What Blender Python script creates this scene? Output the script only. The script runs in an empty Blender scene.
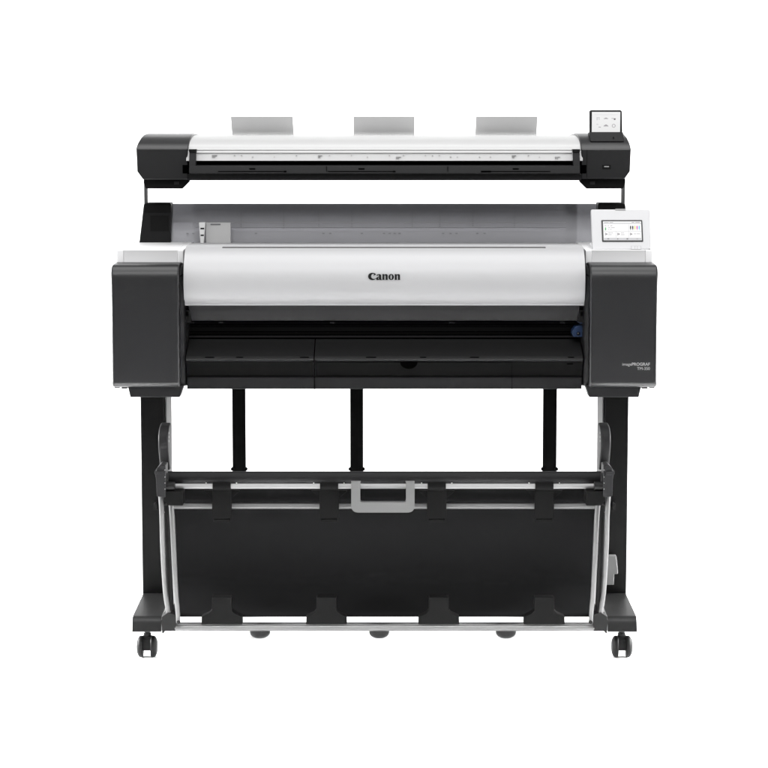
import bpy, bmesh, math, random
from mathutils import Vector, Matrix
random.seed(4)
S = bpy.context.scene
COL = S.collection

# ------------------------------------------------------------------ camera
DIST, PITCH, F, CX, CAMZ = 5.40, math.radians(6.3), 2200.0, 384.5, 1.222
SP, CP = math.sin(PITCH), math.cos(PITCH)
cam = bpy.data.cameras.new('camera'); camo = bpy.data.objects.new('camera', cam); COL.objects.link(camo)
camo.location = (-0.0012, -DIST, CAMZ)
camo.rotation_euler = (math.pi/2 - PITCH, 0, 0)
cam.sensor_width = 36; cam.lens = 36*F/768; cam.clip_end = 200; cam.clip_start = 0.1
S.camera = camo

# ------------------------------------------------------------------ world, studio lamps and added fills
w = bpy.data.worlds.new("World"); S.world = w; w.use_nodes = True
bg = w.node_tree.nodes['Background']; bg.inputs[0].default_value = (1, 1, 1, 1); bg.inputs[1].default_value = 0.25
def area(name, loc, target, sx, sy, power, spread=180):
    l = bpy.data.lights.new(name, 'AREA'); l.shape = 'RECTANGLE'; l.size = sx; l.size_y = sy; l.energy = power
    l.spread = math.radians(spread)
    o = bpy.data.objects.new(name, l); COL.objects.link(o); o.location = loc
    o.rotation_euler = (Vector(target)-Vector(loc)).to_track_quat('-Z', 'Y').to_euler()
    return o
area('front_softbox', (0, -4.0, 4.2), (0, 0, 0.7), 4.0, 1.8, 148)
area('overhead_softbox', (0, -0.4, 3.6), (0, 0.0, 0), 4.0, 2.4, 105)
area('low_side_fill', (-1.9, 0.2, 0.75), (-0.1, -0.12, 0), 1.0, 0.25, 34, 70)  # unseen pair of lamps, added to lift the floor shade under the body
area('low_side_fill', (1.9, 0.2, 0.75), (0.1, -0.12, 0), 1.0, 0.25, 34, 70)
area('floor_fill', (0, -2.0, 2.9), (0, -0.95, 0), 2.2, 0.4, 36, 22)  # added out of view to wash out the floor shadow in front
area('low_front_fill', (-1.9, -1.0, 0.4), (-0.15, -0.42, 0), 1.0, 0.16, 6, 45)  # unseen low pair, added to lighten floor shade before the feet
area('low_front_fill', (1.9, -1.0, 0.4), (0.15, -0.42, 0), 1.0, 0.16, 6, 45)
area('left_fill', (-4.2, -2.6, 1.6), (0, 0, 0.8), 1.6, 2.4, 45)  # unseen fill added on the left, with a twin on the right
area('right_fill', (4.2, -2.6, 1.6), (0, 0, 0.8), 1.6, 2.4, 45)
area('backdrop_lamp', (-2.6, 2.0, 3.4), (-1.6, 6.5, 1.0), 2.5, 1.0, 520)
area('backdrop_lamp', (2.6, 2.0, 3.4), (1.6, 6.5, 1.0), 2.5, 1.0, 520)
S.view_settings.view_transform = 'Standard'; S.view_settings.look = 'None'
S.view_settings.exposure = 0.0; S.view_settings.gamma = 1.0

# ------------------------------------------------------------------ measuring helpers (photo pixel + real depth -> metres)
def Z(py, Y):
    r = (384.0-py)/F; a = Y+DIST
    return CAMZ + a*(r*CP-SP)/(CP+r*SP)
def X(px, py, Y):
    z = Z(py, Y)
    d = (Y+DIST)*CP-(z-CAMZ)*SP
    return (px-CX)*d/F
def P(px, py, Y): return Vector((X(px, py, Y), Y, Z(py, Y)))

# ------------------------------------------------------------------ materials
def mat(name, col, rough=0.5, metal=0.0, bump=0.0, bscale=900, spec=0.5, var=0.04, coat=0.0):
    m = bpy.data.materials.new(name); m.use_nodes = True
    nt = m.node_tree; b = nt.nodes['Principled BSDF']
    if not isinstance(col, tuple): col = (col, col, col)
    tc = nt.nodes.new('ShaderNodeTexCoord')
    n = nt.nodes.new('ShaderNodeTexNoise'); n.inputs['Scale'].default_value = 6; n.inputs['Detail'].default_value = 4
    nt.links.new(tc.outputs['Object'], n.inputs['Vector'])
    mx = nt.nodes.new('ShaderNodeMix'); mx.data_type = 'RGBA'
    mx.inputs[6].default_value = tuple(c*(1-var) for c in col)+(1,); mx.inputs[7].default_value = tuple(min(1, c*(1+var)) for c in col)+(1,)
    nt.links.new(n.outputs['Fac'], mx.inputs[0]); nt.links.new(mx.outputs[2], b.inputs['Base Color'])
    b.inputs['Roughness'].default_value = rough; b.inputs['Metallic'].default_value = metal
    b.inputs['Specular IOR Level'].default_value = spec
    b.inputs['Coat Weight'].default_value = coat
    if bump:
        n2 = nt.nodes.new('ShaderNodeTexNoise'); n2.inputs['Scale'].default_value = bscale
        bp = nt.nodes.new('ShaderNodeBump'); bp.inputs['Strength'].default_value = bump; bp.inputs['Distance'].default_value = 0.0004
        nt.links.new(tc.outputs['Object'], n2.inputs['Vector']); nt.links.new(n2.outputs['Fac'], bp.inputs['Height'])
        nt.links.new(bp.outputs['Normal'], b.inputs['Normal'])
    return m
def emis(name, col, s):
    m = bpy.data.materials.new(name); m.use_nodes = True; b = m.node_tree.nodes['Principled BSDF']
    b.inputs['Base Color'].default_value = tuple(c*0.2 for c in col)+(1,); b.inputs['Roughness'].default_value = 0.25
    b.inputs['Emission Color'].default_value = col+(1,); b.inputs['Emission Strength'].default_value = s
    return m
M = {}
M['dark'] = mat('charcoal_plastic', (0.0095, 0.0095, 0.0102), 0.36, bump=0.2, spec=0.5)
M['dark2'] = mat('dark_grey_plastic', (0.009, 0.009, 0.0095), 0.55, bump=0.2, spec=0.15)
M['guide'] = mat('output_guide_plastic', (0.014, 0.014, 0.0143), 0.40, bump=0.2, spec=0.15)
M['black'] = mat('black_plastic', 0.005, 0.5, spec=0.12)
M['leg'] = mat('black_steel_paint', 0.003, 0.45, bump=0.15, spec=0.08)
M['pit'] = mat('deep_black', 0.0006, 0.9, spec=0.0)
M['cloth'] = mat('black_basket_cloth', (0.0055, 0.0055, 0.0057), 0.9, bump=0.6, bscale=1400, spec=0.02)
M['clip'] = mat('black_clip_plastic', 0.0035, 0.6, bump=0.2, spec=0.04)
M['silver'] = mat('silver_paint', (0.435, 0.435, 0.442), 0.46, metal=0.12, var=0.01, spec=0.35)
M['white'] = mat('white_plastic', (0.80, 0.80, 0.805), 0.5, var=0.01, spec=0.3)
M['panel'] = mat('control_panel_white', (0.54, 0.54, 0.55), 0.4, var=0.01, spec=0.3)
M['scanwhite'] = mat('scanner_white_paint', (0.44, 0.44, 0.44), 0.45, metal=0.1, var=0.01)
M['alu'] = mat('brushed_aluminium_tube', (0.078, 0.078, 0.078), 0.38, metal=0.1, var=0.03)
M['grey'] = mat('grey_plastic', (0.10, 0.10, 0.10), 0.5, spec=0.15)
M['guidegrey'] = mat('grey_document_guide', (0.68, 0.68, 0.68), 0.6, spec=0.1)
M['midgrey'] = mat('mid_grey_plastic', (0.17, 0.17, 0.178), 0.5, spec=0.2)
M['strip'] = mat('light_grey_strip', (0.48, 0.48, 0.48), 0.4)
M['grey2'] = mat('rear_panel_grey', 0.33, 0.6, spec=0.1)
M['print'] = mat('pale_grey_print', 0.34, 0.6)
M['lip'] = mat('charcoal_satin_lip', (0.017, 0.017, 0.0175), 0.6, spec=0.12)
M['guideshade'] = mat('guide_shade_black', 0.006, 0.7, spec=0.0)
M['exit'] = mat('light_grey_exit_strip', (0.54, 0.54, 0.54), 0.4)
M['bright'] = mat('satin_aluminium_rail', (0.23, 0.23, 0.23), 0.36, metal=0.1)
M['foot'] = mat('black_steel_foot_paint', 0.005, 0.42, bump=0.15, spec=0.2)
M['lightpanel'] = mat('pale_inner_panel', 0.75, 0.5, spec=0.2)
M['rib'] = mat('cover_rib_plastic', (0.085, 0.085, 0.09), 0.5, spec=0.2)
M['inner'] = mat('leg_reflection_grey', 0.07, 0.6, spec=0.15)  # paler grey stands for the reflection on the leg's inner face
M['mark'] = mat('grey_print', 0.28, 0.6)
M['darkline'] = mat('dark_print', 0.03, 0.6)
M['blue'] = mat('blue_lever_plastic', (0.014, 0.033, 0.085), 0.35)
M['ink'] = mat('black_print', 0.003, 0.5, spec=0.2)
M['letter'] = mat('light_grey_lettering', 0.42, 0.5)
M['rubber'] = mat('black_rubber', 0.004, 0.5, spec=0.12)
M['chrome'] = mat('steel_screw', 0.55, 0.3, metal=1.0)
M['floor'] = mat('white_studio_floor', 0.93, 0.9, spec=0.1, var=0.004)
M['dark_floor'] = mat('bounce_cut_floor', 0.06, 0.8, spec=0.2, var=0.2)
M['backdrop'] = mat('white_studio_backdrop', 0.92, 0.9, spec=0.1, var=0.004)
M['scr'] = emis('lit_screen_white', (0.92, 0.92, 0.92), 0.72)
M['scrg'] = emis('lit_screen_grey', (0.62, 0.62, 0.64), 0.7)
M['scrd'] = emis('lit_screen_dark', (0.15, 0.15, 0.15), 0.7)
M['scrm'] = emis('lit_screen_mid', (0.40, 0.38, 0.40), 0.7)
M['scrgreen'] = emis('lit_screen_green', (0.08, 0.42, 0.14), 0.8)
M['scry'] = emis('lit_screen_yellow', (0.75, 0.65, 0.18), 0.8)
M['scrmg'] = emis('lit_screen_magenta', (0.62, 0.08, 0.42), 0.8)
M['scrc'] = emis('lit_screen_cyan', (0.12, 0.50, 0.75), 0.8)
def smoke():
    m = bpy.data.materials.new('smoked_translucent_plastic'); m.use_nodes = True
    nt = m.node_tree; b = nt.nodes['Principled BSDF']; out = nt.nodes['Material Output']
    b.inputs['Base Color'].default_value = (0.50, 0.50, 0.515, 1); b.inputs['Roughness'].default_value = 0.35; b.inputs['Specular IOR Level'].default_value = 0.2
    t = nt.nodes.new('ShaderNodeBsdfTransparent'); t.inputs[0].default_value = (0.86, 0.86, 0.89, 1)
    mx = nt.nodes.new('ShaderNodeMixShader'); mx.inputs[0].default_value = 0.40
    nt.links.new(t.outputs[0], mx.inputs[1]); nt.links.new(b.outputs[0], mx.inputs[2]); nt.links.new(mx.outputs[0], out.inputs[0])
    return m
M['smoke'] = smoke()

# ------------------------------------------------------------------ mesh building
class MB:
    def __init__(s): s.v = []; s.f = []; s.m = []; s.cur = 0; s.mats = []
    def use(s, key):
        if key not in s.mats: s.mats.append(key)
        s.cur = s.mats.index(key); return s
    def add(s, vs, fs):
        o = len(s.v); s.v += [tuple(v) for v in vs]
        for f in fs: s.f.append([o+i for i in f]); s.m.append(s.cur)
    def box(s, a, b):
        x0, x1 = sorted((a[0], b[0])); y0, y1 = sorted((a[1], b[1])); z0, z1 = sorted((a[2], b[2]))
        s.add([(x0,y0,z0),(x1,y0,z0),(x1,y1,z0),(x0,y1,z0),(x0,y0,z1),(x1,y0,z1),(x1,y1,z1),(x0,y1,z1)],
              [(0,3,2,1),(4,5,6,7),(0,1,5,4),(1,2,6,5),(2,3,7,6),(3,0,4,7)]); return s
    def loft(s, A, B):   # two matching rings, capped
        n = len(A)
        s.add(list(A)+list(B), [tuple(range(n))[::-1], tuple(range(n, 2*n))]+[(i, (i+1) % n, n+(i+1) % n, n+i) for i in range(n)]); return s
    def prism_x(s, prof, x0, x1):      # prof: (y,z) ring
        return s.loft([(x0, y, z) for y, z in prof], [(x1, y, z) for y, z in prof])
    def prism_y(s, prof, y0, y1):      # prof: (x,z) ring
        return s.loft([(x, y0, z) for x, z in prof], [(x, y1, z) for x, z in prof])
    def tube(s, pts, r, n=20, ry=None):
        pts = [Vector(p) for p in pts]; rings = []
        ref = None
        for i, p in enumerate(pts):
            d = (pts[min(i+1, len(pts)-1)]-pts[max(i-1, 0)]).normalized()
            if ref is None:
                ref = Vector((0, 0, 1)) if abs(d.z) < 0.9 else Vector((0, 1, 0))
            u = d.cross(ref).normalized(); v = u.cross(d).normalized(); ref = v
            rr = r[i] if isinstance(r, (list, tuple)) else r
            rings.append([p+u*math.cos(2*math.pi*k/n)*rr+v*math.sin(2*math.pi*k/n)*rr*(ry or 1) for k in range(n)])
        fs = [tuple(range(n))[::-1], tuple(range(n*(len(pts)-1), n*len(pts)))]
        for i in range(len(pts)-1):
            for k in range(n):
                a = i*n+k; b = i*n+(k+1) % n
                fs.append((a, b, b+n, a+n))
        s.add([v for R in rings for v in R], fs); return s
    def build(s, name, key=None, parent=None, bevel=0, seg=3, ang=40, label=None):
        me = bpy.data.meshes.new(name); me.from_pydata(s.v, [], s.f)
        keys = s.mats if s.mats else [key]
        for k in keys: me.materials.append(M[k])
        for i, p in enumerate(me.polygons): p.material_index = s.m[i] if s.mats else 0
        bm = bmesh.new(); bm.from_mesh(me); bmesh.ops.recalc_face_normals(bm, faces=bm.faces); bm.to_mesh(me); bm.free()
        me.shade_smooth(); me.set_sharp_from_angle(angle=math.radians(ang))
        o = bpy.data.objects.new(name, me); COL.objects.link(o)
        if parent: o.parent = parent
        if bevel:
            b = o.modifiers.new('bevel', 'BEVEL'); b.width = bevel; b.segments = seg; b.limit_method = 'ANGLE'
            b.angle_limit = math.radians(30); b.harden_normals = True
        if label: o['label'] = label
        return o
def fillet(pts, rad, n=6):
    """round the corners of a closed 2D ring; rad = one radius or a list"""
    out = []; N = len(pts)
    for i in range(N):
        p = Vector(pts[i]); a = Vector(pts[i-1]); b = Vector(pts[(i+1) % N])
        r = rad[i] if isinstance(rad, (list, tuple)) else rad
        if r <= 0: out.append(tuple(p)); continue
        da = (a-p); db = (b-p); ang = da.angle(db)
        t = min(r/math.tan(ang/2), da.length*0.49, db.length*0.49)
        p0 = p+da.normalized()*t; p1 = p+db.normalized()*t
        for k in range(n+1):
            q = k/n; out.append(tuple(p0*(1-q)**2+p*2*q*(1-q)+p1*q**2))
    return out
def pr(lst): return [(Y, Z(py, Y)) for Y, py in lst]
def spline(pts, n=8):
    """Catmull-Rom through 2D points (open)"""
    pts = [Vector(p) for p in pts]; P_ = [pts[0]*2-pts[1]]+pts+[pts[-1]*2-pts[-2]]; out = []
    for i in range(1, len(P_)-2):
        for k in range(n):
            t = k/n; a, b, c, d = P_[i-1:i+3]
            out.append(0.5*((2*b)+(c-a)*t+(2*a-5*b+4*c-d)*t*t+(3*b-a-3*c+d)*t**3))
    out.append(pts[-1]); return [tuple(p) for p in out]
def pbox(mb, px0, py0, px1, py1, Y0, Y1):
    """box whose front face (depth Y0) covers the pixel rect; goes back to depth Y1"""
    pm = (py0+py1)/2
    mb.box((X(px0, pm, Y0), Y0, Z(py1, Y0)), (X(px1, pm, Y0), Y1, Z(py0, Y0))); return mb
def mirror_px(px): return 2*CX-px

# ------------------------------------------------------------------ setting
fl = MB(); fl.box((-9, -9, -0.10), (9, 9.0, -0.004)); floor = fl.build('floor', 'dark_floor'); floor['kind'] = 'structure'  # dark floor added outside the view to cut bounce onto the front cover
prof = [(-1.5, -0.003), (-1.5, 0.0)]+[(7.0+1.0*math.sin(a*math.pi/20), 1.0-1.0*math.cos(a*math.pi/20)) for a in range(11)]+[(8.0, 6.0), (8.1, 6.0), (8.1, -0.003)]
bk = MB(); bk.prism_x(prof, -9, 9); bd = bk.build('backdrop', 'backdrop'); bd['kind'] = 'structure'

# ------------------------------------------------------------------ the printer
root = bpy.data.objects.new('large_format_printer', None); COL.objects.link(root)
root['label'] = 'silver and charcoal wide format printer with scanner on top, on wheeled stand with basket'
root['category'] = 'printer'

# ---- stand legs and feet
ZF = 0.0
for sgn in (-1, 1):
    def sx(px): return px if sgn < 0 else mirror_px(px)
    lx0 = X(sx(141.5), 500, -0.05); lx1 = X(sx(166.3), 500, -0.05)
    top = Z(392, -0.05); zb = Z(594, -0.05)
    mb = MB(); mb.box((lx0, -0.05, zb-0.02), (lx1-sgn*-0.002, 0.085, top))
    leg = mb.build('stand_leg', 'leg', root, bevel=0.003)
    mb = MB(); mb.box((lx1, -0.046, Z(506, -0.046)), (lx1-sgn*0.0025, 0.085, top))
    mb.build('leg_side_reflection', 'inner', leg)  # pale strip: grazing backdrop reflection on the leg side, put into the colour
    # foot
    fx0 = X(sx(132.2), 617, -0.29); fx1 = X(sx(161.5), 617, -0.29)
    zt = Z(617, -0.29); ztr = Z(593, -0.05); zbt = Z(632.3, -0.30)
    ring = [(-0.300, zbt), (-0.290, zt), (-0.05, ztr), (0.085, ztr), (0.30, zt), (0.32, zbt)]
    ring = fillet(ring, [0.003, 0.02, 0.012, 0, 0.02, 0.003], 6)
    mb = MB(); mb.prism_x(ring, fx0, fx1)
    # bottom flare at the front lip
    foot = mb.build('foot', 'foot', leg, bevel=0.003)
    for yc in (-0.262, 0.262):
        cx = X(sx(147.2), 645, -0.262); R = 0.0262
        mb = MB()
        mb.tube([(cx, yc+0.008, zbt-0.001), (cx, yc+0.008, 0.045)], 0.0065)
        mb.use('rubber')
        ringc = fillet([(yc-0.013, 0.018), (yc+0.016, 0.016), (yc+0.018, 0.045), (yc+0.010, 0.052), (yc-0.010, 0.047)], 0.005)
        mb.mats = []; mb.prism_x(ringc, cx-0.0105, cx+0.0105)
        # stem collar
        mb.tube([(cx, yc+0.008, 0.058), (cx, yc+0.008, 0.046)], 0.009)
        c = mb.build('caster', 'rubber', root, bevel=0.001)
        for s2 in (-1, 1):
            xi = cx+s2*0.0095; pts = []; rs = []
            for k in range(9):
                q = k/8; pts.append((xi+s2*0.0145*q, yc, R)); rs.append(R*(0.94 if k == 0 else 1)*(1 if q < 0.3 else (1-((q-0.3)/0.7)**2.6*0.42)))
            mb = MB(); mb.tube(pts, rs, 36)
            mb.build('wheel', 'rubber', c, ang=50)
# grey holder on the right leg
pts = [(605.5, 556), (616.5, 556), (618.2, 574), (614.2, 574.5), (614, 585), (604.5, 585)]
Yh = -0.075
mb = MB(); mb.prism_y([(X(a, b, Yh), Z(b, Yh)) for a, b in pts], Yh, -0.051)
mb.build('storage_clip', 'grey', leg, bevel=0.002)
# rear cross braces between the legs
mb = MB(); pbox(mb, 168, 560, 601, 578, 0.03, 0.06); mb.build('cross_beam', 'leg', root, bevel=0.003)

# ---- basket: tubes, cloth, clips
def hbar(name, pxl, pxr, py0, py1, Y, key, parent=None):
    c0 = (py0+py1)/2; r = (Z(py0, Y)-Z(py1, Y))/2
    mb = MB(); mb.tube([(X(pxl, c0, Y), Y, Z(c0, Y)), (X(pxr, c0, Y), Y, Z(c0, Y))], r, 28)
    return mb.build(name, key, parent)
basket_bar = hbar('basket_roller', 166, 603, 471.2, 484.6, -0.33, 'dark2', root)
hbar('front_rail', 173.5, 597, 483.6, 488.8, -0.375, 'bright', root)
hbar('lower_rail', 171, 597, 503.3, 509.0, -0.345, 'alu', root)
hbar('bottom_rail', 175, 594, 624.8, 631.0, -0.355, 'alu', root)
hbar('rear_rail', 176, 592, 622.2, 625.2, -0.30, 'grey', root)
# cloth: a sheet with thickness that hangs from the rail, sags back and comes forward at the bottom
cp = spline(pr([(-0.335, 488.5), (-0.322, 496), (-0.310, 504), (-0.295, 525), (-0.262, 550), (-0.235, 575), (-0.250, 590), (-0.300, 608), (-0.348, 617)]), 6)
mb = MB(); nx = 60; th = 0.002
xl, xr = X(171.8, 520, -0.3), X(597.2, 520, -0.3)
grid = []
for layer in (0, 1):
    for j, (y, z) in enumerate(cp):
        t = j/(len(cp)-1)
        for i in range(nx+1):
            q = i/nx; x = xl+(xr-xl)*q; x *= 1-0.010*t
            wv = 0.0018*math.sin(q*23+t*3)*math.sin(math.pi*t)+0.0022*math.sin(q*9.3+1.7)*math.sin(math.pi*t)
            grid.append((x, y+wv+layer*th, z))
n1 = (nx+1)*len(cp); fs = []
for j in range(len(cp)-1):
    for i in range(nx):
        a = j*(nx+1)+i; fs.append((a, a+1, a+nx+2, a+nx+1)); b = a+n1; fs.append((b, b+nx+1, b+nx+2, b+1))
for i in range(nx):
    fs.append((i, i+n1, i+1+n1, i+1)); a = (len(cp)-1)*(nx+1)+i; fs.append((a, a+1, a+1+n1, a+n1))
for j in range(len(cp)-1):
    for a in (j*(nx+1), j*(nx+1)+nx): fs.append((a, a+nx+1, a+nx+1+n1, a+n1))
mb.add(grid, fs); cloth = mb.build('basket_cloth', 'cloth', root, ang=60)
for cxp in (222.0, 329.3, 436.8, 544.3):
    def T(lst, Y0, Y1, rad=0.0):
        ring = [(X(cxp+a, b, Y0), Z(b, Y0)) for a, b in lst]
        if rad: ring = fillet(ring, rad, 4)
        return ring
    mb = MB()
    zc = Z(486.2, -0.375); r = (Z(483.6, -0.375)-Z(488.8, -0.375))/2+0.0035
    mb.tube([(X(cxp-9.3, 486, -0.375), -0.375, zc), (X(cxp+9, 486, -0.375), -0.375, zc)], r, 28)
    mb.prism_y(T([(-9.5, 490), (-9.5, 494), (-10, 518), (9.6, 518), (9.6, 494), (9.6, 490)], -0.362, 0), -0.366, -0.356)
    mb.prism_y(T([(-18, 490.2), (-17, 492), (-10.5, 497.5), (10.5, 497.5), (17, 492), (18, 490.2)], -0.357, 0), -0.3585, -0.352)
    mb.prism_y(T([(-8.6, 517.5), (-8.6, 522.2), (8.2, 522.2), (8.2, 517.5)], -0.362, 0), -0.361, -0.348)
    mb.prism_y(T([(-8.4, 519.2), (-8.4, 520.2), (8, 520.2), (8, 519.2)], -0.362, 0), -0.363, -0.36)
    mb.build('rail_clip', 'clip', root, bevel=0.0012)
for cxp in (221.8, 326.4, 438.8, 544.3):
    mb = MB(); Y0 = -0.362
    ring = [(X(cxp+a, b, Y0), Z(b, Y0)) for a, b in [(-9.8, 597.3), (-10, 610.5), (-13, 613.5), (-20.3, 616.8), (-20.5, 624.6), (20.5, 624.6), (20.3, 616.8), (13, 613.5), (10, 610.5), (9.8, 597.3)]]
    mb.prism_y(ring, Y0, Y0+0.03)
    mb.build('cloth_clip', 'clip', root, bevel=0.0015)
# handle
Yh = -0.40; r_ = 0
def H(a, b): return (X(a, b, Yh), Z(b, Yh))
outer = fillet([H(351.2, 482.0), H(351.2, 512.6), H(414.6, 512.6), H(414.6, 482.0)], [0.001, 0.017, 0.017, 0.001], 8)
inner = fillet([H(406.0, 482.0), H(406.0, 502.3), H(360.2, 502.3), H(360.2, 482.0)], [0.001, 0.005, 0.005, 0.001], 8)
mb = MB(); mb.prism_y(outer+inner, Yh, Yh+0.018)
for a in (355.7, 410.3):
    mb.tube([(X(a-4.3, 486, -0.375), -0.375, Z(486.2, -0.375)), (X(a+4.3, 486, -0.375), -0.375, Z(486.2, -0.375))], 0.0095, 24)
mb.build('basket_handle', 'grey', root, bevel=0.0045, label='light grey pull handle on the front rail')
# screws on the rail
for a in (206, 236.5, 313.7, 344, 421.5, 451.8, 529, 559.5):
    mb = MB(); p = P(a, 483.4, -0.378); mb.tube([p, p+Vector((0, 0, 0.0018))], 0.0014, 10); mb.build('screw', 'chrome', root)
# side tubes, joints
for sgn in (-1, 1):
    def sx(px): return px if sgn < 0 else mirror_px(px)
    def side(name, lst, r, key='alu'):
        pts2 = []
        for a, b, y in lst: pts2.append(P(sx(a), b, y))
        sm = []
        for i in range(len(pts2)-1):
            p0 = pts2[max(i-1, 0)]; p1 = pts2[i]; p2 = pts2[i+1]; p3 = pts2[min(i+2, len(pts2)-1)]
            for k in range(6):
                t = k/6; sm.append(0.5*((2*p1)+(p2-p0)*t+(2*p0-5*p1+4*p2-p3)*t*t+(3*p1-p0-3*p2+p3)*t**3))
        sm.append(pts2[-1])
        mb = MB(); mb.tube(sm, r, 20); return mb.build(name, key, root)
    side('outer_tube', [(160.4, 492, -0.40), (161.8, 515, -0.40), (162.8, 550, -0.385), (165.2, 590, -0.365), (167.6, 608, -0.355), (169.5, 620, -0.35)], 0.0056)
    side('inner_tube', [(171.0, 503, -0.385), (172.4, 520, -0.385), (174.6, 570, -0.38), (176.0, 596, -0.377), (177.4, 608, -0.375), (178.3, 622.5, -0.370)], [0.0060]*18+[0.0060, 0.0059, 0.0058, 0.0056, 0.0055, 0.0054, 0.0053, 0.0052, 0.0052, 0.005, 0.005, 0.005, 0.005])
    # dark tube added as the shade between the side tubes
    side('gap_shade', [(166.0, 505, -0.33), (168.0, 560, -0.33), (170.0, 618, -0.33)], 0.0095, 'leg')
    # elbow joint
    def poly(mb, lst, Y0, Y1, rad=0.0):
        ring = [(X(sx(a), b, Y0), Z(b, Y0)) for a, b in lst]
        if rad: ring = fillet(ring, rad, 5)
        mb.prism_y(ring, Y0, Y1)
    mb = MB(); poly(mb, [(155.5, 476), (157, 468), (160.5, 464.5), (165.5, 465.5), (165.8, 497.5), (156.8, 496.5), (156.2, 480)], -0.415, -0.36, 0.003)
    poly(mb, [(154.6, 471.2), (163, 471.2), (163, 474.4), (154.6, 474.4)], -0.417, -0.37, 0.001)
    j = mb.build('hinge_joint', 'dark2', root, bevel=0.002)
    mb = MB(); poly(mb, [(163.4, 491.2), (182.8, 491.2), (182.8, 505.6), (167.5, 505.6), (163.4, 500)], -0.41, -0.35, 0.0015)
    mb.build('corner_bracket', 'clip', j, bevel=0.002)
    mb = MB()
    a, b = P(sx(165.0), 486.0, -0.40), P(sx(175), 486.0, -0.40); mb.tube([a, b], 0.010, 24)
    a, b = P(sx(164.8), 480, -0.385), P(sx(168.0), 480, -0.385); mb.tube([a, b], 0.017, 24)
    mb.build('pivot', 'black', j, bevel=0.001)
    for py in (470, 477, 483, 489):
        mb = MB(); p = P(sx(165.0), py, -0.4155); mb.tube([p, p+Vector((0, -0.0012, 0))], 0.0010, 10); mb.build('rivet', 'mark', j)
    mb = MB(); xa_, xb_ = X(sx(158.5), 480, -0.36), X(sx(164.2), 480, -0.36)
    mb.prism_x([(-0.37, Z(468.5, -0.36)), (-0.37, Z(494, -0.36)), (-0.045, Z(505, -0.05)), (-0.045, Z(482, -0.05)), (-0.24, Z(474, -0.24)), (-0.32, Z(468, -0.32))], xa_, xb_)
    mb.build('support_arm', 'leg', root)
    # curved cover arm above the joint (a thick curved blade seen edge on)
    Ya = -0.24
    arc = [(158.2, 470, -0.30), (157.6, 450, -0.335), (157.5, 436, -0.335), (160.0, 427, -0.31), (162.6, 422.6, -0.27)]
    prof_o = spline([(Y, Z(py, Y)) for (_, py, Y) in arc], 6)
    # side plate profile (Y,z): front edge arc, closed at the rear
    ring = prof_o+[(-0.25, Z(424, -0.25)), (-0.275, Z(440, -0.275)), (-0.275, Z(470, -0.275))]
    mb = MB(); xa = X(sx(158.6), 450, -0.33); xb = X(sx(168.6), 450, -0.33)
    mb.prism_x(ring, xa, xb)
    mb.build('arm_cover', 'dark2', root, bevel=0.004)
    for py, yy in ((433, -0.33), (437, -0.332), (441, -0.332)):
        mb = MB(); p = P(sx(168.2), py, yy+0.012); mb.tube([p, p+Vector((-sgn*0.002, 0, 0))], 0.003, 12); mb.build('arm_bolt', 'mark', root)
    # bottom corner joint
    mb = MB(); poly(mb, [(161.8, 617), (168, 612.5), (174.5, 614.5), (176.5, 618), (175.3, 631.2), (165.5, 631.0), (162, 634)], -0.362, -0.315, 0.002)
    poly(mb, [(161.0, 620), (165, 618), (166.5, 629.5), (162.6, 634.2)], -0.35, -0.325, 0.001)
    mb.build('bottom_joint', 'black', root, bevel=0.002)
    mb = MB()
    p = P(sx(178.6), 621.8, -0.382); mb.tube([p, p+Vector((0, -0.004, 0))], 0.0045, 14)
    mb.build('bottom_bolt', 'black', root)
    mb = MB(); poly(mb, [(153.6, 504), (156.4, 502), (156.4, 510), (153.6, 510)], -0.07, -0.051, 0.001)
    mb.build('leg_latch', 'black', root, bevel=0.001)
    for (a, b, y) in ((164.0, 512.5, -0.408), (163.2, 529, -0.402), (172.4, 545, -0.392), (175.0, 584.5, -0.384), (176.0, 603, -0.382)):
        mb = MB(); p = P(sx(a), b, y); mb.tube([p+Vector((0, 0.004, 0)), p], 0.0013, 10); mb.build('tube_screw', 'grey', root)
# pads under the bottom rail
for cxp in (260, 379.2, 505.8):
    Yp = -0.335; p = P(cxp, 629.5, Yp); prof_r = [(0, 1.0), (0.007, 1.0), (0.011, 0.94), (0.015, 0.80), (0.0185, 0.55), (0.0205, 0.2)]
    mb = MB(); mb.tube([p-Vector((0, 0, h)) for h, _ in prof_r], [0.0238*q for _, q in prof_r], 32)
    mb.build('support_pad', 'black', root, ang=60)
# rear hanging straps
for a0, a1 in ((232.3, 245.6), (350.2, 363.2), (543.0, 556.8)):
    Ys = 0.10
    mb = MB(); xa, xb = X(a0, 430, Ys), X(a1, 430, Ys)
    mb.box((xa, Ys, Z(560, Ys)), (xb, Ys+0.012, Z(384, Ys)))
    st = mb.build('rear_strap', 'leg', root, bevel=0.001)
    for a in (xa, xb):
        mb = MB(); z = Z(469, Ys); mb.tube([(a, Ys-0.003, z), (a, Ys+0.006, z)], 0.0045, 14); mb.build('strap_bolt', 'leg', st)

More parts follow.
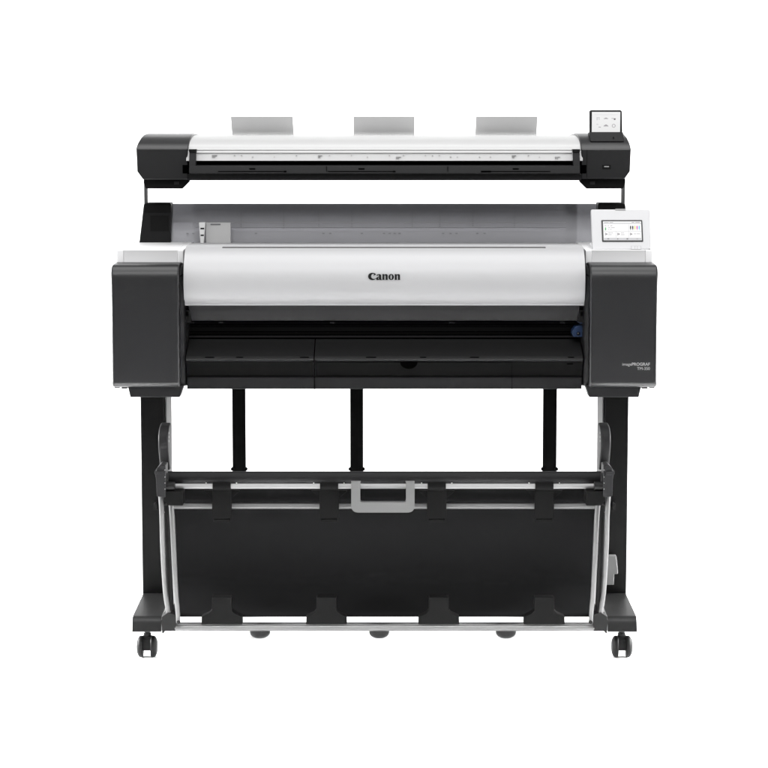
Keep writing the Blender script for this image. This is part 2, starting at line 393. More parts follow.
# ---- printer body: side covers
YF = -0.25
def side_cover(sgn):
    def sx(px): return px if sgn < 0 else mirror_px(px)
    ring = pr([(0.16, 261), (-0.165, 262.2), (YF, 265.5), (YF, 387.2), (0.16, 384)])
    ring = fillet(ring, [0, 0.006, 0.036, 0.015, 0], 10)
    xo, xi = X(sx(111.3), 320, YF), X(sx(179.0), 320, YF)
    mb = MB(); mb.prism_x(ring, xo, xi)
    o = mb.build('side_cover', 'dark', root, bevel=0.007, seg=5)
    # inner return wall, set back
    ring2 = fillet(pr([(0.16, 262), (-0.150, 263.4), (-0.222, 267.5), (-0.222, 386.2), (0.16, 384)]), [0, 0.006, 0.036, 0.02, 0], 10)
    mb = MB(); xi2 = X(sx(184.6), 320, -0.222)
    mb.loft([(xi-sgn*-0.001, y-0.004, z) for y, z in ring2], [(xi2, y+0.004, z) for y, z in ring2])
    mb.build('inner_wall', 'dark2', o, bevel=0.004)
    # foot bracket under the cover
    Yb = -0.235
    ringb = [(X(sx(a), b, Yb), Z(b, Yb)) for a, b in [(127.6, 385.5), (130.2, 397.2), (179.8, 397.2), (183.5, 385.5)]]
    mb = MB(); mb.prism_y(ringb, Yb, -0.19); mbk = mb.build('mounting_bracket', 'dark2', o, bevel=0.002)
    ringc = [(X(sx(a), b, -0.19), Z(b, -0.19)) for a, b in [(136, 384), (136, 395.5), (160, 395.5), (160, 384)]]
    mb = MB(); mb.prism_y(ringc, -0.19, 0.085); mb.build('leg_socket', 'black', mbk)
    mb = MB(); pbox(mb, sx(114.5), 385.5, sx(119.5), 388.0, -0.22, -0.17); pbox(mb, sx(121.5), 385.5, sx(127), 388.6, -0.22, -0.17)
    mb.build('vent_tab', 'dark2', o)
    mb = MB(); a = P(sx(180.0), 276.3, -0.2235); b = P(sx(184.0), 273.5, -0.2235)
    mb.tube([a, b], 0.0009, 8); mb.build('seam', 'pit', o)
    return o
cov_l = side_cover(-1); cov_r = side_cover(1)
# white top decks behind the covers
def deck(sgn):
    def sx(px): return px if sgn < 0 else mirror_px(px)
    Yf = -0.14
    xo = X(sx(116.5), 256, Yf); xi = X(sx(183.4), 256, Yf)
    ring = fillet([(Yf, Z(263.5, Yf)), (Yf, Z(250.0, Yf)), (0.14, Z(241.2, 0.14)), (0.14, Z(263.5, Yf))], [0, 0.003, 0.004, 0], 4)
    # recessed front centre with raised rims at each end
    xr0 = X(sx(123.4), 256, Yf); xr1 = X(sx(177.5), 256, Yf)
    mb = MB()
    mb.prism_x(ring, xo, xr0-sgn*0.0)
    mb.prism_x(ring, xr1, xi)
    ring_r = [(y+(0.0018 if z < Z(250.6, Yf) else 0), z) for y, z in [(Yf, Z(263.5, Yf)), (Yf, Z(251.0, Yf))]]+[(Yf+0.001, Z(250.0, Yf)-0.0002), (0.14, Z(241.2, 0.14)-0.0002), (0.14, Z(263.5, Yf))]
    mb.prism_x(ring_r, xr0, xr1)
    return mb.build('top_deck', 'white', root, bevel=0.0025)
deck(-1); deck(1)

# ---- front cover (silver, curved)
def bez(a, b, c, d, n=20): 
    a, b, c, d = map(Vector, (a, b, c, d)); return [tuple(a*(1-t)**3+b*3*t*(1-t)**2+c*3*t*t*(1-t)+d*t**3) for t in [k/n for k in range(n+1)]]
zt_ = lambda y, py: (y, Z(py, y))
cov_prof = bez(zt_(-0.105, 245.0), zt_(-0.165, 245.4), zt_(-0.222, 252), zt_(-0.228, 281), 30)[:-1]+bez(zt_(-0.228, 281), zt_(-0.228, 290), zt_(-0.2235, 298.8), zt_(-0.2065, 304.8), 20)
def coverY(z):
    for (y0, z0), (y1, z1) in zip(cov_prof, cov_prof[1:]):
        if z0 >= z >= z1: return y0+(y1-y0)*(z0-z)/(z0-z1+1e-9)
    return -0.21
cxl, cxr = X(184.2, 290, -0.21), X(584.6, 290, -0.21)
def sheet_ring(prof, th):
    back = []
    for i, p in enumerate(prof):
        a = Vector(prof[max(i-1, 0)]); b = Vector(prof[min(i+1, len(prof)-1)]); d = (b-a).normalized()
        n = Vector((-d.y, d.x))
        if n.x < 0 and abs(n.x) > abs(n.y): n = -n
        if abs(n.y) >= abs(n.x) and n.y > 0: n = -n
        back.append(tuple(Vector(p)+n*th))
    return list(prof)+back[::-1]
mb = MB(); mb.prism_x(sheet_ring(cov_prof, 0.0025), cxl, cxr)
fcov = mb.build('front_cover', 'silver', root, bevel=0.0015, ang=30)
lp = bez((-0.2060, 304.9), (-0.196, 307.6), (-0.186, 311.5), (-0.178, 320.5), 16); lprof = [(y, Z(py, y)) for y, py in lp]
mb = MB(); mb.prism_x(lprof+[(y+0.006, z+0.002) for y, z in lprof[::-1]], X(189.5, 314, -0.18), X(578.5, 314, -0.18)); mb.build('cover_lip', 'lip', fcov, ang=30)
mb = MB()
sub = [p for p in cov_prof if -0.166 < p[0] < -0.146 and p[1] > Z(262, -0.2)]
mb.prism_x([(y-0.0005, z+0.0006) for y, z in sub]+[(y, z-0.0005) for y, z in sub[::-1]], X(222, 246.5, -0.17), X(546, 246.5, -0.17)); mb.build('finger_slot', 'grey', fcov)
mb = MB(); mb.prism_x([(-0.088, Z(245.2, -0.09)), (0.112, Z(242.6, 0.112)), (0.112, Z(250, 0.112)), (-0.088, Z(250, -0.088))], X(187.2, 245, -0.09), X(581.8, 245, -0.09)); mb.build('rear_deck', 'silver', fcov)
# body underneath: closed dark core between the covers
mb = MB(); mb.prism_x(pr([(0.16, 250), (-0.05, 252), (-0.10, 300), (-0.05, 335), (-0.05, 380), (0.16, 380)]), X(184, 300, -0.1), X(585, 300, -0.1))
core = mb.build('chassis', 'pit', root)
# rails visible in the slot under the cover
for py0, py1, Y, key in ((322.5, 324.8, -0.11, 'black'), (325.6, 326.5, -0.118, 'dark2'), (327.2, 331.2, -0.112, 'guide'), (332.2, 334.4, -0.117, 'black'), (335.9, 337.4, -0.135, 'dark')):
    mb = MB(); pbox(mb, 186.5, py0, 582.5, py1, Y, -0.06); mb.build('paper_rail', key, core)
for a in (189, 218.5, 330, 449, 560):
    mb = MB(); p = P(a, 322.3, -0.165); mb.tube([p, p+Vector((0.012, 0, 0))], 0.0025, 12); mb.build('pinch_roller', 'dark2', core)
# output guide
gp = pr([(-0.06, 337.8), (-0.135, 339.0), (-0.222, 356.0), (-0.234, 359.8), (-0.224, 361.5), (-0.196, 376.5), (-0.203, 377.6), (-0.203, 389.0), (0.1, 388.0)])
gx = [X(187.0, 360, -0.2), X(314.0, 360, -0.2), X(315.0, 360, -0.2), X(581.8, 360, -0.2)]
mb = MB(); mb.prism_x(fillet(gp, [0, 0.004, 0.008, 0.004, 0.002, 0.001, 0.001, 0.001, 0], 5), gx[0], gx[1])
mb.prism_x(fillet(gp, [0, 0.004, 0.008, 0.004, 0.002, 0.001, 0.001, 0.001, 0], 5), gx[2], gx[3])
og = mb.build('output_guide', 'guide', root, ang=35)
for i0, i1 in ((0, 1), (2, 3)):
    mb = MB(); mb.prism_x(pr([(-0.2250, 361.6), (-0.197, 376.9), (-0.19, 376.9), (-0.215, 361.6)]), gx[i0]+0.0005, gx[i1]-0.0005); mb.build('guide_shade', 'guideshade', og)  # blacker skin: shade of the down-turned guide face put into the colour
mb = MB(); pbox(mb, 187.3, 377.9, 581.6, 388.7, -0.2052, -0.195)
door = mb.build('lower_panel', 'dark2', og, bevel=0.001)
def seam(*a):
    mb = MB(); pbox(mb, *a); mb.build('door_seam', 'pit', og)
mb = MB(); mb.prism_x(pr([(-0.2256, 362.0), (-0.1976, 376.8), (-0.19, 376.8), (-0.19, 362.0)]), X(511.7, 370, -0.22), X(512.3, 370, -0.22)); mb.build('door_seam', 'pit', og)
seam(316, 361.9, 512, 362.3, -0.2258, -0.21); seam(511.7, 377.5, 512.3, 389.2, -0.2062, -0.2)
seam(313.9, 377.5, 315.1, 389.2, -0.2062, -0.2)
ring = [P(408.8-8.8*math.cos(t), 362.0+7.0*math.sin(t), -0.2265) for t in [math.pi*k/16 for k in range(17)]]
mb = MB(); mb.prism_y([(p.x, p.z) for p in ring], -0.2265, -0.20); mb.build('finger_notch', 'pit', og)
for a, w_ in ((205, 9), (236, 7), (300, 9), (366, 10), (420, 6), (470, 9), (568, 6)):
    mb = MB(); pbox(mb, a, 356.9, a+w_, 357.5, -0.2285, -0.215); mb.build('guide_mark', 'pit', og)
mb = MB(); pbox(mb, 567, 363.6, 573, 364.6, -0.2235, -0.21); mb.build('latch_slot', 'pit', og)
# black end blocks + blue lever
for sgn in (-1, 1):
    def sx(px): return px if sgn < 0 else mirror_px(px)
    mb = MB(); ring = [(X(sx(a), b, -0.19), Z(b, -0.19)) for a, b in [(184.4, 310), (190.2, 310), (191.4, 321.8), (184.4, 323)]]
    mb.prism_y(ring, -0.195, -0.10); b_ = mb.build('end_block', 'black', root, bevel=0.001)
    mb = MB(); pbox(mb, sx(185.6), 311.6, sx(188.4), 316, -0.1965, -0.19); mb.build('block_recess', 'pit', b_)
    mb = MB(); ring = [(X(sx(a), b, -0.16), Z(b, -0.16)) for a, b in [(184.3, 322), (188.0, 322), (188.0, 340), (185.8, 357), (184.3, 360)]]
    mb.prism_y(ring, -0.16, -0.05); mb.build('slot_cheek', 'guide', root)
Yl = -0.17
ring = [(X(a, b, Yl), Z(b, Yl)) for a, b in [(572.5, 330.5), (575.5, 326.5), (581, 325), (584.6, 326.2), (584.6, 337), (573.5, 337), (572.2, 334)]]
mb = MB(); mb.prism_y(fillet(ring, 0.002, 4), Yl, -0.13)
ring = [(X(a, b, Yl), Z(b, Yl)) for a, b in [(576.5, 321.4), (584.6, 320.8), (584.6, 324.2), (580.5, 323.8)]]
mb.prism_y(ring, Yl, -0.14)
lv = mb.build('release_lever', 'blue', root, bevel=0.0015, label='small blue release lever at the right of the slot')
mb = MB(); p = P(578.2, 333.6, Yl-0.001); mb.tube([p, p-Vector((0, 0.002, 0))], 0.0042, 16); mb.build('lever_hole', 'pit', lv)
mb = MB(); p = P(578.0, 333.3, Yl-0.004); mb.tube([p, p-Vector((0, 0.002, 0))], 0.0018, 16); mb.build('lever_screw', 'chrome', lv)

# ---- roll cover behind (smoked, translucent) and what is behind it
rc = spline([(0.115, 244.5), (0.118, 236), (0.126, 228), (0.145, 216), (0.170, 208.5), (0.195, 204.0)], 8)
rcp = [(y, Z(py, y)) for y, py in rc]
mb = MB(); mb.prism_x(sheet_ring(rcp, 0.003), X(171.5, 225, 0.15), X(597.5, 225, 0.15))
roll = mb.build('roll_cover', 'smoke', root, ang=30)
mb = MB(); pbox(mb, 194, 203.8, 566, 250, 0.30, 0.32); mb.build('rear_panel', 'grey2', roll)
mb = MB(); pbox(mb, 172.5, 203.8, 193.8, 250, 0.301, 0.32); mb.build('rear_side_panel', 'lightpanel', roll)
mb = MB(); pbox(mb, 577, 203.8, 597, 250, 0.301, 0.32); mb.build('rear_side_panel', 'lightpanel', roll)
mb = MB(); pbox(mb, 566, 203.9, 577, 250, 0.215, 0.24); mb.build('rear_bracket', 'dark', roll)
mb = MB(); c0 = P(196, 222, 0.23); c1 = P(566, 222, 0.23); mb.tube([c0, c1], 0.022, 32); mb.build('roll_shaft', 'midgrey', roll)
mb = MB(); pbox(mb, 172.5, 220.5, 193.8, 222.2, 0.29, 0.30); mb.build('rear_ledge', 'rib', roll)
mb = MB()
def ry(py):
    z = Z(py, 0.13)
    for k in range(6):
        for (y0, z0), (y1, z1) in zip(rcp, rcp[1:]):
            if z0 <= z <= z1: yy = y0+(y1-y0)*(z-z0)/(z1-z0+1e-9); z = Z(py, yy); break
        else: break
    return z, yy
for a, p0, p1 in ((241.2, 210, 229), (283.8, 209, 229), (318.8, 210, 228), (351.8, 210, 228), (412.2, 210, 228), (440, 210, 228), (473, 209, 228), (514.5, 207, 229)):
    py = p0; mb = MB()
    while py < p1-1:
        z1, y1 = ry(py); z2, y2 = ry(py+2)
        x_ = X(a, py, y1); t = 0.0007
        mb.box((x_-t, y1-0.0006, z1), (x_+t, y1+0.006, z2)); py += 2
    mb.build('cover_rib', 'rib', roll)
for py, key in ((210.0, 'midgrey'), (222.5, 'grey2'), (227.5, 'midgrey')):
    z, y = ry(py); mb = MB(); mb.tube([(X(196, py, y), y+0.0002, z), (X(566, py, y), y+0.0002, z)], 0.0006, 8); mb.build('cover_crease', key, roll)
for a in (187, 193, 255, 323, 330, 361, 382, 388, 393, 399, 442, 450, 456, 477, 484):
    a += random.uniform(-1, 1); z, y = ry(233); zz, y2 = ry(236)
    mb = MB(); mb.box((X(a, 233, y), y-0.0006, zz), (X(a+2.2, 233, y), y+0.005, z)); mb.build('moulded_symbol', 'midgrey', roll)
# grey roll guide with latch at the left
Yg = 0.095
mb = MB(); pbox(mb, 205.8, 222.6, 230.6, 246, Yg, Yg+0.012); hg = mb.build('roll_holder', 'strip', root, bevel=0.0015)
mb = MB(); ring = [(X(a, b, Yg-0.01), Z(b, Yg-0.01)) for a, b in [(199, 222.4), (205.4, 222.2), (203.6, 246), (200.6, 246)]]
mb.prism_y(ring, Yg-0.012, Yg+0.01); mb.build('holder_latch', 'guidegrey', hg, bevel=0.001)
mb = MB(); pbox(mb, 210.5, 223.7, 220.5, 225.2, Yg-0.0008, Yg+0.002); mb.build('holder_slot', 'midgrey', hg)
mb = MB(); pbox(mb, 200.4, 227.8, 204.2, 229.3, Yg-0.0128, Yg); pbox(mb, 200.6, 234.6, 203.8, 236.0, Yg-0.0128, Yg); mb.build('latch_notch', 'ink', hg)

# ---- black rear arms that carry the scanner
for sgn in (-1, 1):
    def sx(px): return px if sgn < 0 else mirror_px(px)
    Ya = 0.10
    ring = [(X(sx(a), b, Ya), Z(b, Ya)) for a, b in [(146.5, 202.8), (170.6, 202.8), (170.6, 246), (138.8, 246), (143.6, 204.5)]]
    mb = MB(); mb.prism_y(ring, Ya, 0.165); arm = mb.build('rear_arm', 'dark2', root, bevel=0.003)
    mb = MB(); pbox(mb, sx(150.5), 215.5, sx(168.8), 231.2, Ya-0.001, Ya+0.02); mb.build('arm_recess', 'black', arm)
    mb = MB(); pbox(mb, sx(144.0), 204, sx(171.0), 212.5, Ya-0.0025, Ya+0.02); mb.build('arm_plate', 'black', arm, bevel=0.001)
    mb = MB(); Yp = 0.115; xa = X(sx(144.0), 195, Yp); xb = X(sx(146.9), 195, Yp)
    mb.box((xa, Yp, Z(209, Yp)), (xb, Yp+0.03, Z(183, Yp))); mb.build('scanner_post', 'grey', root, bevel=0.001)

# ---- control panel
mb = MB()
TL = P(590.8, 209.0, -0.075); TR = P(650.0, 209.0, -0.075); BR = P(651.0, 249.3, -0.13); BL = P(592.2, 249.8, -0.13)
nrm = (TR-TL).cross(TL-BL).normalized()
if nrm.y > 0: nrm = -nrm
def on(px, py):      # point on the panel plane for a pixel
    o = Vector((camo.location.x, -DIST, CAMZ)); d = (P(px, py, 0)-Vector((0, -DIST, CAMZ))); o = Vector((0, -DIST, CAMZ))
    t = (BL-o).dot(nrm)/d.dot(nrm); return o+d*t
mb.loft([TL, TR, BR, BL], [v-nrm*0.014 for v in (TL, TR, BR, BL)])
cpn = mb.build('control_panel', 'panel', root, bevel=0.0035, seg=4)
def plate(mb, pts, h0, h1):   # pixel polygon lifted off the panel between h0 and h1
    q = [on(a, b) for a, b in pts]; mb.loft([v+nrm*h1 for v in q], [v+nrm*h0 for v in q])
def rect(a, b, c, d): return [(a, b), (c, b), (c, d), (a, d)]
mb = MB(); plate(mb, [(601.2, 220.2), (642.2, 220.2), (643.2, 241.9), (602.2, 241.9)], -0.002, 0.0022); mb.build('bezel', 'dark', cpn, bevel=0.0015)
mb = MB(); plate(mb, [(602.9, 221.9), (641.0, 221.9), (641.7, 240.7), (603.6, 240.7)], 0.001, 0.0026); mb.build('display', 'scr', cpn)
mb = MB(); h = (0.0026, 0.0028)
def g(key, a, b, c, d): mb.use(key); plate(mb, rect(a, b, c, d), *h)
g('scrg', 603.4, 223.3, 641.0, 224.3); g('scrg', 603.9, 238.3, 641.3, 240.5)
g('scrd', 604.0, 222.9, 608.6, 223.2); g('scrd', 609.3, 222.9, 613, 223.2); g('scrm', 631.5, 222.6, 634.2, 223.1); g('scrm', 635.2, 222.6, 639.8, 223.1)
g('scrg', 628.4, 224.8, 628.7, 237.9); g('scrg', 603.9, 231.6, 628.4, 231.9); g('scrg', 615.8, 231.9, 616.1, 238.1); g('scrg', 628.7, 231.6, 641.2, 231.9)
g('scrgreen', 604.9, 228.0, 606.0, 230.8); g('scrm', 604.6, 226.0, 606.3, 226.5); g('scrm', 607.6, 226.0, 608.8, 226.5); g('scrm', 610.2, 226.0, 612.2, 226.5)
g('scrm', 608.0, 228.0, 610, 228.4); g('scrm', 611, 228.0, 614.6, 228.4); g('scrm', 608.0, 229.7, 609.3, 230.1); g('scrm', 610, 229.7, 611.4, 230.1)
for k, key in enumerate(('ink', 'ink', 'scry', 'scrmg', 'scrc')):
    a = 629.9+k*2.15; g(key, a, 226.6, a+1.2, 229.4); g(key, a+0.4, 229.4, a+0.9, 230.6); g('scrm', a+0.2, 226.1, a+0.9, 226.4)
for a in (605.0, 617.2, 629.8):
    g('scrm', a, 233.4, a+1.0, 235.8); g('scrd', a+1.2, 233.9, a+1.9, 235.3); g('scrm', a+1.9, 234.3, a+2.4, 235.1)
for a, w1, w2 in ((608.2, 4.6, 3.4), (620.8, 3.0, 3.6)):
    g('scrm', a, 233.3, a+w1*0.55, 233.7); g('scrm', a+w1*0.62, 233.3, a+w1, 233.7); g('scrm', a, 235.0, a+w2, 235.4)
g('scrm', 633.8, 234.2, 636, 234.6); g('scrm', 636.5, 234.2, 639.8, 234.6)
g('scrd', 607.2, 239.0, 609.2, 239.7); g('scrd', 617, 239.2, 618.4, 239.7); g('scrd', 617.4, 238.8, 618.0, 240.1); g('scrd', 626.4, 238.8, 628.2, 240.0); g('scrm', 636.2, 238.9, 638.0, 239.9)
mb.build('screen_graphics', None, cpn)
mb = MB(); plate(mb, rect(631.2, 246.0, 641.0, 249.6), -0.001, 0.0006); mb.build('button_frame', 'mark', cpn)
mb = MB(); plate(mb, rect(631.5, 246.3, 634.7, 249.3), 0, 0.0014); plate(mb, rect(637.4, 246.3, 640.7, 249.3), 0, 0.0014); plate(mb, rect(635.0, 246.3, 637.1, 249.3), 0, 0.0011)
mb.build('push_button', 'panel', cpn)
mb = MB(); plate(mb, rect(615.4, 209.0, 625.4, 210.3), -0.004, 0.0012); mb.build('status_lamp', 'mark', cpn)
# white housing beneath the panel
mb = MB(); Yc = -0.118; ring = pr([(Yc, 262.5), (Yc, 247), (-0.04, 243), (0.0, 262)])
mb.prism_x(ring, X(592.5, 256, Yc), X(645.5, 256, Yc)); mb.build('panel_base', 'white', root, bevel=0.002)
mb = MB(); pbox(mb, 645.6, 249.5, 652.2, 263, -0.128, -0.02); mb.build('panel_cheek', 'white', root, bevel=0.002)
mb = MB(); p = P(649.6, 249.3, -0.13); mb.tube([p, p+Vector((0, 0, 0.0012))], 0.002, 12); mb.build('panel_sensor', 'mark', root)

# ---- scanner
def scap(sgn):
    def sx(px): return px if sgn < 0 else mirror_px(px)
    if sgn < 0:
        rows = [(0.30, 134.5, 141.8, 190.5), (0.13, 133.4, 141.8, 190.5), (0.085, 134.6, 140.2, 190), (0.05, 137.6, 138.8, 189.4), (0.02, 142.5, 137.2, 188.6), (0.005, 146.3, 136.4, 188.1), (0.0, 148.6, 136.1, 187.9),
                (0.0, 171.5, 136.4, 187.9), (0.0, 179.6, 142.8, 188.2), (0.30, 178.4, 142.8, 188.2)]
    else:
        rows = [(0.30, 134.5, 627.0, 579), (0.13, 133.0, 627.0, 579), (0.085, 134.2, 628, 579.6), (0.05, 137.4, 629.2, 580.2), (0.02, 142.5, 630.3, 580.8), (0.005, 146.8, 630.8, 581.1), (0.0, 149.2, 631, 581.2),
                (0.0, 171.5, 630.8, 581.2), (0.0, 178.8, 625, 581.2), (0.30, 178.0, 625, 581.2)]
    def fx(a, py, Y):     # px as on the front plane
        return X(a, 160, 0.0)
    mb = MB(); A = [(fx(a, py, Y), Y, Z(py, Y)) for Y, py, a, b in rows]; B = [(fx(b, py, Y), Y, Z(py, Y)) for Y, py, a, b in rows]
    mb.loft(A, B)
    return mb
xs0, xs1 = X(187.0, 160, 0.02), X(582.0, 160, 0.02)
sp_ = spline([(0.30, 135.5), (0.16, 135.2), (0.10, 136.0), (0.05, 139.5), (0.022, 144.5), (0.012, 149.8)], 7)
sprof = [(y, Z(py, y)) for y, py in sp_]+[(0.016, Z(150.2, 0.016)), (0.016, Z(160, 0.016)), (0.30, Z(160, 0.3))]
mb = MB(); mb.prism_x(sprof, xs0, xs1)
scan = mb.build('scanner', 'scanwhite', root, ang=30, label='slim silver scanner bar with charcoal end caps')
scap(-1).build('end_cap', 'dark', scan, bevel=0.003, seg=4)
rcap = scap(1).build('end_cap', 'dark', scan, bevel=0.003, seg=4, label='charcoal end cap carrying the small touch screen')
mb = MB(); mb.prism_x(pr([(0.004, 150.6), (-0.002, 160.9), (0.2, 161), (0.2, 150.6)]), xs0, xs1); ex = mb.build('exit_strip', 'exit', scan, bevel=0.0008)
mb = MB(); pbox(mb, 196, 152.6, 572, 153.1, -0.0005, 0.01)
random.seed(8); a = 212
while a < 566:
    yj = random.choice((155, 155.2, 156.6))
    w1 = random.choice((0.8, 1.2, 5.2, 1.0, 4.2, 0.9)); pbox(mb, a, yj, a+w1, yj+0.6, -0.0022, 0.004)
    if w1 > 3: pbox(mb, a, yj+1.5, a+w1*0.6, yj+2.1, -0.0026, 0.004)
    a += random.choice((7, 11, 16, 22))
mb.build('size_marks', 'print', scan)
mb = MB(); mb.prism_x(pr([(0.03, 160.5), (0.03, 165.5), (0.2, 165.5), (0.2, 160.5)]), xs0, xs1); mb.build('feed_slot', 'pit', scan)
mb = MB(); ring = fillet(pr([(0.02, 164.6), (-0.022, 165.9), (-0.03, 173.6), (-0.018, 174.6), (0.0, 180.2), (0.28, 179.0), (0.28, 164.6)]), [0, 0.002, 0.001, 0, 0.001, 0, 0], 4)
mb.prism_x(ring, X(189.6, 170, -0.02), X(579.6, 170, -0.02)); tr = mb.build('document_table', 'dark2', scan, ang=35)
mb = MB(); mb.prism_x(pr([(-0.026, 174.3), (-0.006, 180.4), (0.02, 180.4), (0.02, 174.3)]), X(187.6, 170, -0.02), X(581.4, 170, -0.02)); mb.build('table_edge', 'leg', scan)
mb = MB()
for a0, a1, bw in ((218, 286.5, 2), (327.5, 395.5, 2), (481, 550.5, 3)):
    pbox(mb, a0, 171.0, a1, 171.5, -0.0295, -0.02); pbox(mb, (a1-bw*1.3) if a0 < 400 else a0, 170.7, a1 if a0 < 400 else a0+10, 172.2, -0.0297, -0.02)
    pbox(mb, (a0+a1)/2-3, 168.2, (a0+a1)/2+3, 169.6, -0.0262, -0.02)
pbox(mb, 326.3, 166, 326.7, 173.8, -0.0282, -0.02); pbox(mb, 447.6, 166, 448.0, 173.8, -0.0282, -0.02)
mb.build('table_slot', 'pit', scan)
for sgn in (-1, 1):
    def sx(px): return px if sgn < 0 else mirror_px(px)
    mb = MB(); mb.prism_x(pr([(-0.004, 149.4), (-0.012, 153), (-0.026, 172.5), (0.05, 172.5), (0.05, 149.4)]), X(sx(189.4), 160, -0.01), X(sx(196.0), 160, -0.01))
    gd = mb.build('side_guide', 'dark2', scan, bevel=0.001)
    mb = MB(); pbox(mb, sx(189.0), 149.2, sx(196.2), 152.2, -0.013, 0.02); mb.build('guide_cap', 'black', scan)
    mb = MB(); pbox(mb, sx(182.6), 165.0, sx(189.0), 173.4, -0.001, 0.01); mb.build('cap_notch', 'pit', scan)
    ring = [(X(sx(a), b, 0.02), Z(b, 0.02)) for a, b in [(143.6, 178.5), (189.2, 178.5), (189.2, 181.6), (182.0, 188.8), (145.6, 188.6), (143.6, 183)]]
    mb = MB(); mb.prism_y(ring, 0.02, 0.045); br = mb.build('mount_bracket', 'black', scan, bevel=0.0015)
    mb = MB(); pbox(mb, sx(145.0), 178, sx(168), 187, 0.045, 0.16); mb.build('bracket_rear', 'black', scan)
    mb = MB(); pbox(mb, sx(174), 181.5, sx(179.0), 184.6, 0.0185, 0.03); mb.build('bracket_latch', 'dark', scan)
# seam and band on the right cap, usb port
mb = MB(); pbox(mb, 586.6, 150, 587.2, 178.4, -0.0008, 0.01); mb.build('cap_seam', 'ink', scan)
mb = MB(); pbox(mb, 602.3, 164.9, 610.9, 169.0, -0.001, 0.01); mb.build('usb_port', 'ink', scan)
mb = MB(); pbox(mb, 604.2, 166.1, 609, 167.1, -0.0016, 0.01); mb.build('usb_tongue', 'mark', scan)
# scanner touch screen on its own foot
Ys = 0.06
mb = MB(); ring = fillet([(X(a, b, Ys), Z(b, Ys)) for a, b in [(589.6, 140), (589.4, 110.0), (622.0, 110.0), (622.6, 140)]], [0, 0.006, 0.006, 0], 6)
mb.prism_y(ring, Ys, Ys+0.016)
ts = mb.build('touch_screen', 'dark', scan, bevel=0.0015)
mb = MB(); mb.prism_x(pr([(0.02, 141.5), (0.045, 132.2), (0.09, 132.2), (0.09, 141.5)]), X(589.8, 136, 0.04), X(623.4, 136, 0.04)); mb.build('screen_foot', 'dark2', scan, bevel=0.002)
mb = MB(); pbox(mb, 591.9, 111.9, 620.2, 132.0, Ys-0.0012, Ys+0.004); mb.build('scanner_display', 'scr', scan)
mb = MB(); mb.use('scrg'); hY = (Ys-0.0016, Ys)
pbox(mb, 594.4, 114.6, 618.0, 114.75, *hY)
def ic(key, a, b, c, d): mb.use(key); pbox(mb, a, b, c, d, *hY)
for (a, b, k) in ((598.3, 118.6, 0), (606.0, 118.6, 1), (613.7, 118.6, 2), (598.3, 125.8, 3), (606.0, 125.8, 4), (613.7, 125.8, 5)):
    if k == 0: ic('scrg', a-1.6, b-1.5, a-0.8, b+1.6); ic('scrg', a-0.3, b-1.2, a+1.6, b-0.4); ic('scrg', a, b+0.4, a+1.6, b+1.0)
    if k == 1: ic('scrm', a-2.2, b-0.3, a+2.2, b+0.3); ic('scrm', a-0.9, b-0.9, a+0.9, b-0.3)
    if k == 2: ic('scrm', a-2.2, b-0.4, a+2.2, b+0.1); ic('scrd', a+0.2, b+0.1, a+1.8, b+1.3)
    if k == 3: ic('scrg', a-1.8, b-1.8, a, b-1.2); ic('scrm', a+0.3, b+1.0, a+2.6, b+1.6)
    if k == 4: ic('scrm', a-1.0, b-1.2, a+1.0, b-0.6); ic('scrm', a-2.0, b-0.6, a+2.0, b+0.1); ic('scrm', a-2.2, b+0.1, a-1.2, b+0.7); ic('scrm', a-0.5, b+0.1, a+0.5, b+0.7); ic('scrm', a+1.2, b+0.1, a+2.2, b+0.7)
    if k == 5:
        mb.use('scrm')
        for q in range(16):
            t0 = 2*math.pi*q/16; t1 = 2*math.pi*(q+1)/16; c = P(a, b, hY[0]); ro, ri = 0.0045, 0.0032
            pts = [(c.x+ro*math.cos(t0), c.z+ro*math.sin(t0)), (c.x+ro*math.cos(t1), c.z+ro*math.sin(t1)), (c.x+ri*math.cos(t1), c.z+ri*math.sin(t1)), (c.x+ri*math.cos(t0), c.z+ri*math.sin(t0))]
            mb.prism_y(pts, *hY)
mb.build('menu_icons', None, scan)
mb = MB(); p = P(613.5, 137.5, 0.0285); mb.tube([p, p-Vector((0, 0.002, 0))], 0.0018, 12); mb.build('screen_lamp', 'ink', scan)
# grey document guides standing behind the scanner
for a0, a1, lean in ((232.2, 294.2, -1.5), (353.4, 414.6, 0), (475.1, 536.6, 1.0)):
    y0, y1 = 0.31, 0.25
    A = [P(a0, 137, y0), P(a1, 137, y0), P(a1+lean, 116.4, y1), P(a0+lean, 116.4, y1)]
    B = [v+Vector((0, 0.004, 0)) for v in A]
    mb = MB(); mb.loft(A, B); mb.build('document_guide', 'guidegrey', scan, bevel=0.0012)

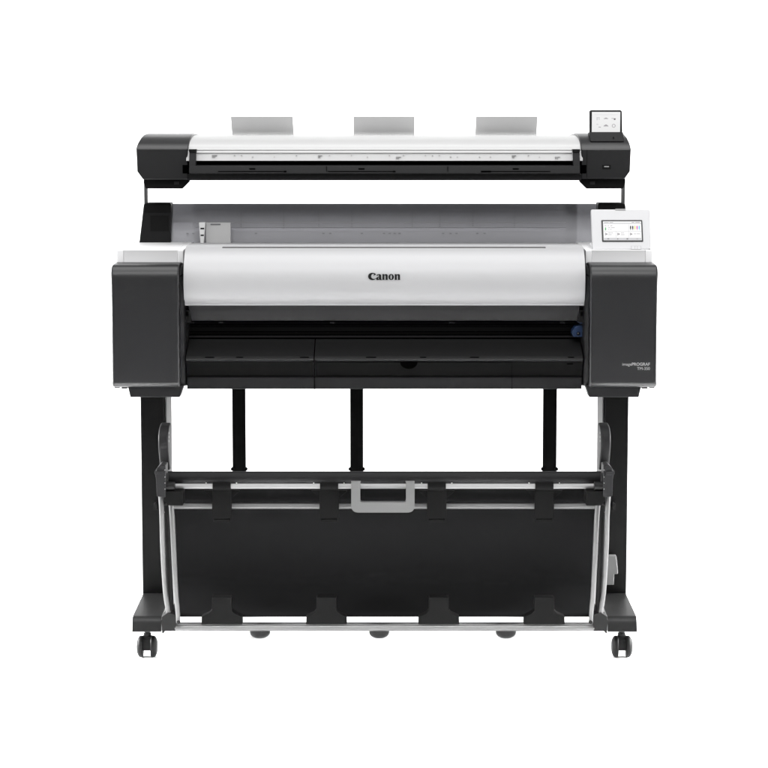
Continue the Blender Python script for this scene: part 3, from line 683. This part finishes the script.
# ---- lettering
def curve_mesh(splines, extrude, name):
    c = bpy.data.curves.new(name, 'CURVE'); c.dimensions = '2D'; c.fill_mode = 'BOTH'; c.extrude = extrude; c.offset = 0.0001
    for pts in splines:
        s = c.splines.new('POLY'); s.points.add(len(pts)-1); s.use_cyclic_u = True
        for i, p in enumerate(pts): s.points[i].co = (p[0], p[1], 0, 1)
    o = bpy.data.objects.new(name, c); me = bpy.data.meshes.new_from_object(o); bpy.data.objects.remove(o); return me
def ell(cx, cy, rx, ry, n=28): return [(cx+rx*math.cos(2*math.pi*k/n), cy+ry*math.sin(2*math.pi*k/n)) for k in range(n)]
C_ = [(262,150),(245,141),(222,138),(198,142),(180,153),(170,168),(168,185),(172,203),(183,218),(200,227),(222,231),(245,227),(260,218),(269,208),(256,213),(242,216),(227,214),(213,205),(206,188),(208,170),(217,156),(231,149),(242,152),(246,158),(236,178),(252,168),(268,160)]
A_ = [(275,174),(285,160),(303,155),(324,157),(335,168),(335,215),(338,222),(347,227),(345,230),(318,230),(311,222),(300,229),(284,231),(272,224),(269,211),(276,200),(292,191),(307,187),(307,172),(300,164),(292,170),(286,178)]
Ah = [(307,194),(298,199),(294,209),(299,218),(307,213)]
N_ = [(347,158),(372,154),(375,164),(391,155),(408,156),(418,168),(418,222),(424,229),(387,229),(392,222),(392,176),(385,168),(376,174),(376,222),(381,229),(345,229),(351,222),(351,169)]
sps = [C_, A_, Ah, N_, ell(463, 192, 35, 38), ell(463, 192, 11, 29), [(a+158, b) for a, b in N_]]
k = 1/12.8
def lp2(a, b):
    px = 355+a*k; py = 262+b*k
    y = coverY(Z(py, -0.2)); return (X(px, py, y), Z(py, y))
me = curve_mesh([[lp2(a, b) for a, b in s] for s in sps], 0.0005, 'brand_logo')
for v in me.vertices:
    x, z, e = v.co; v.co = (x, coverY(z)-0.0008+e, z)
me.materials.append(M['ink'])
lo = bpy.data.objects.new('brand_logo', me); COL.objects.link(lo); lo.parent = fcov
def text(body, px_r, py_base, size, bold, Y):
    c = bpy.data.curves.new('t', 'FONT'); c.body = body; c.size = size; c.extrude = 0.0002; c.align_x = 'RIGHT'; c.offset = bold
    o = bpy.data.objects.new('t', c); me = bpy.data.meshes.new_from_object(o); bpy.data.objects.remove(o)
    p = P(px_r, py_base, Y)
    for v in me.vertices:
        x, z, e = v.co; v.co = (x+p.x, Y+e, z+p.z)
    me.materials.append(M['letter']); o = bpy.data.objects.new('model_lettering', me); COL.objects.link(o); o.parent = cov_r; return o
t1 = text('PROGRAF', 650.0, 365.6, 0.0098, 0.00012, YF-0.0006)
wd = max(v.co.x for v in t1.data.vertices)-min(v.co.x for v in t1.data.vertices)
t2 = text('image', 650.0, 365.6, 0.0098, 0.0, YF-0.0006)
for v in t2.data.vertices: v.co.x -= wd+0.0004
text('TM-350', 650.0, 369.9, 0.0095, 0.0, YF-0.0006)
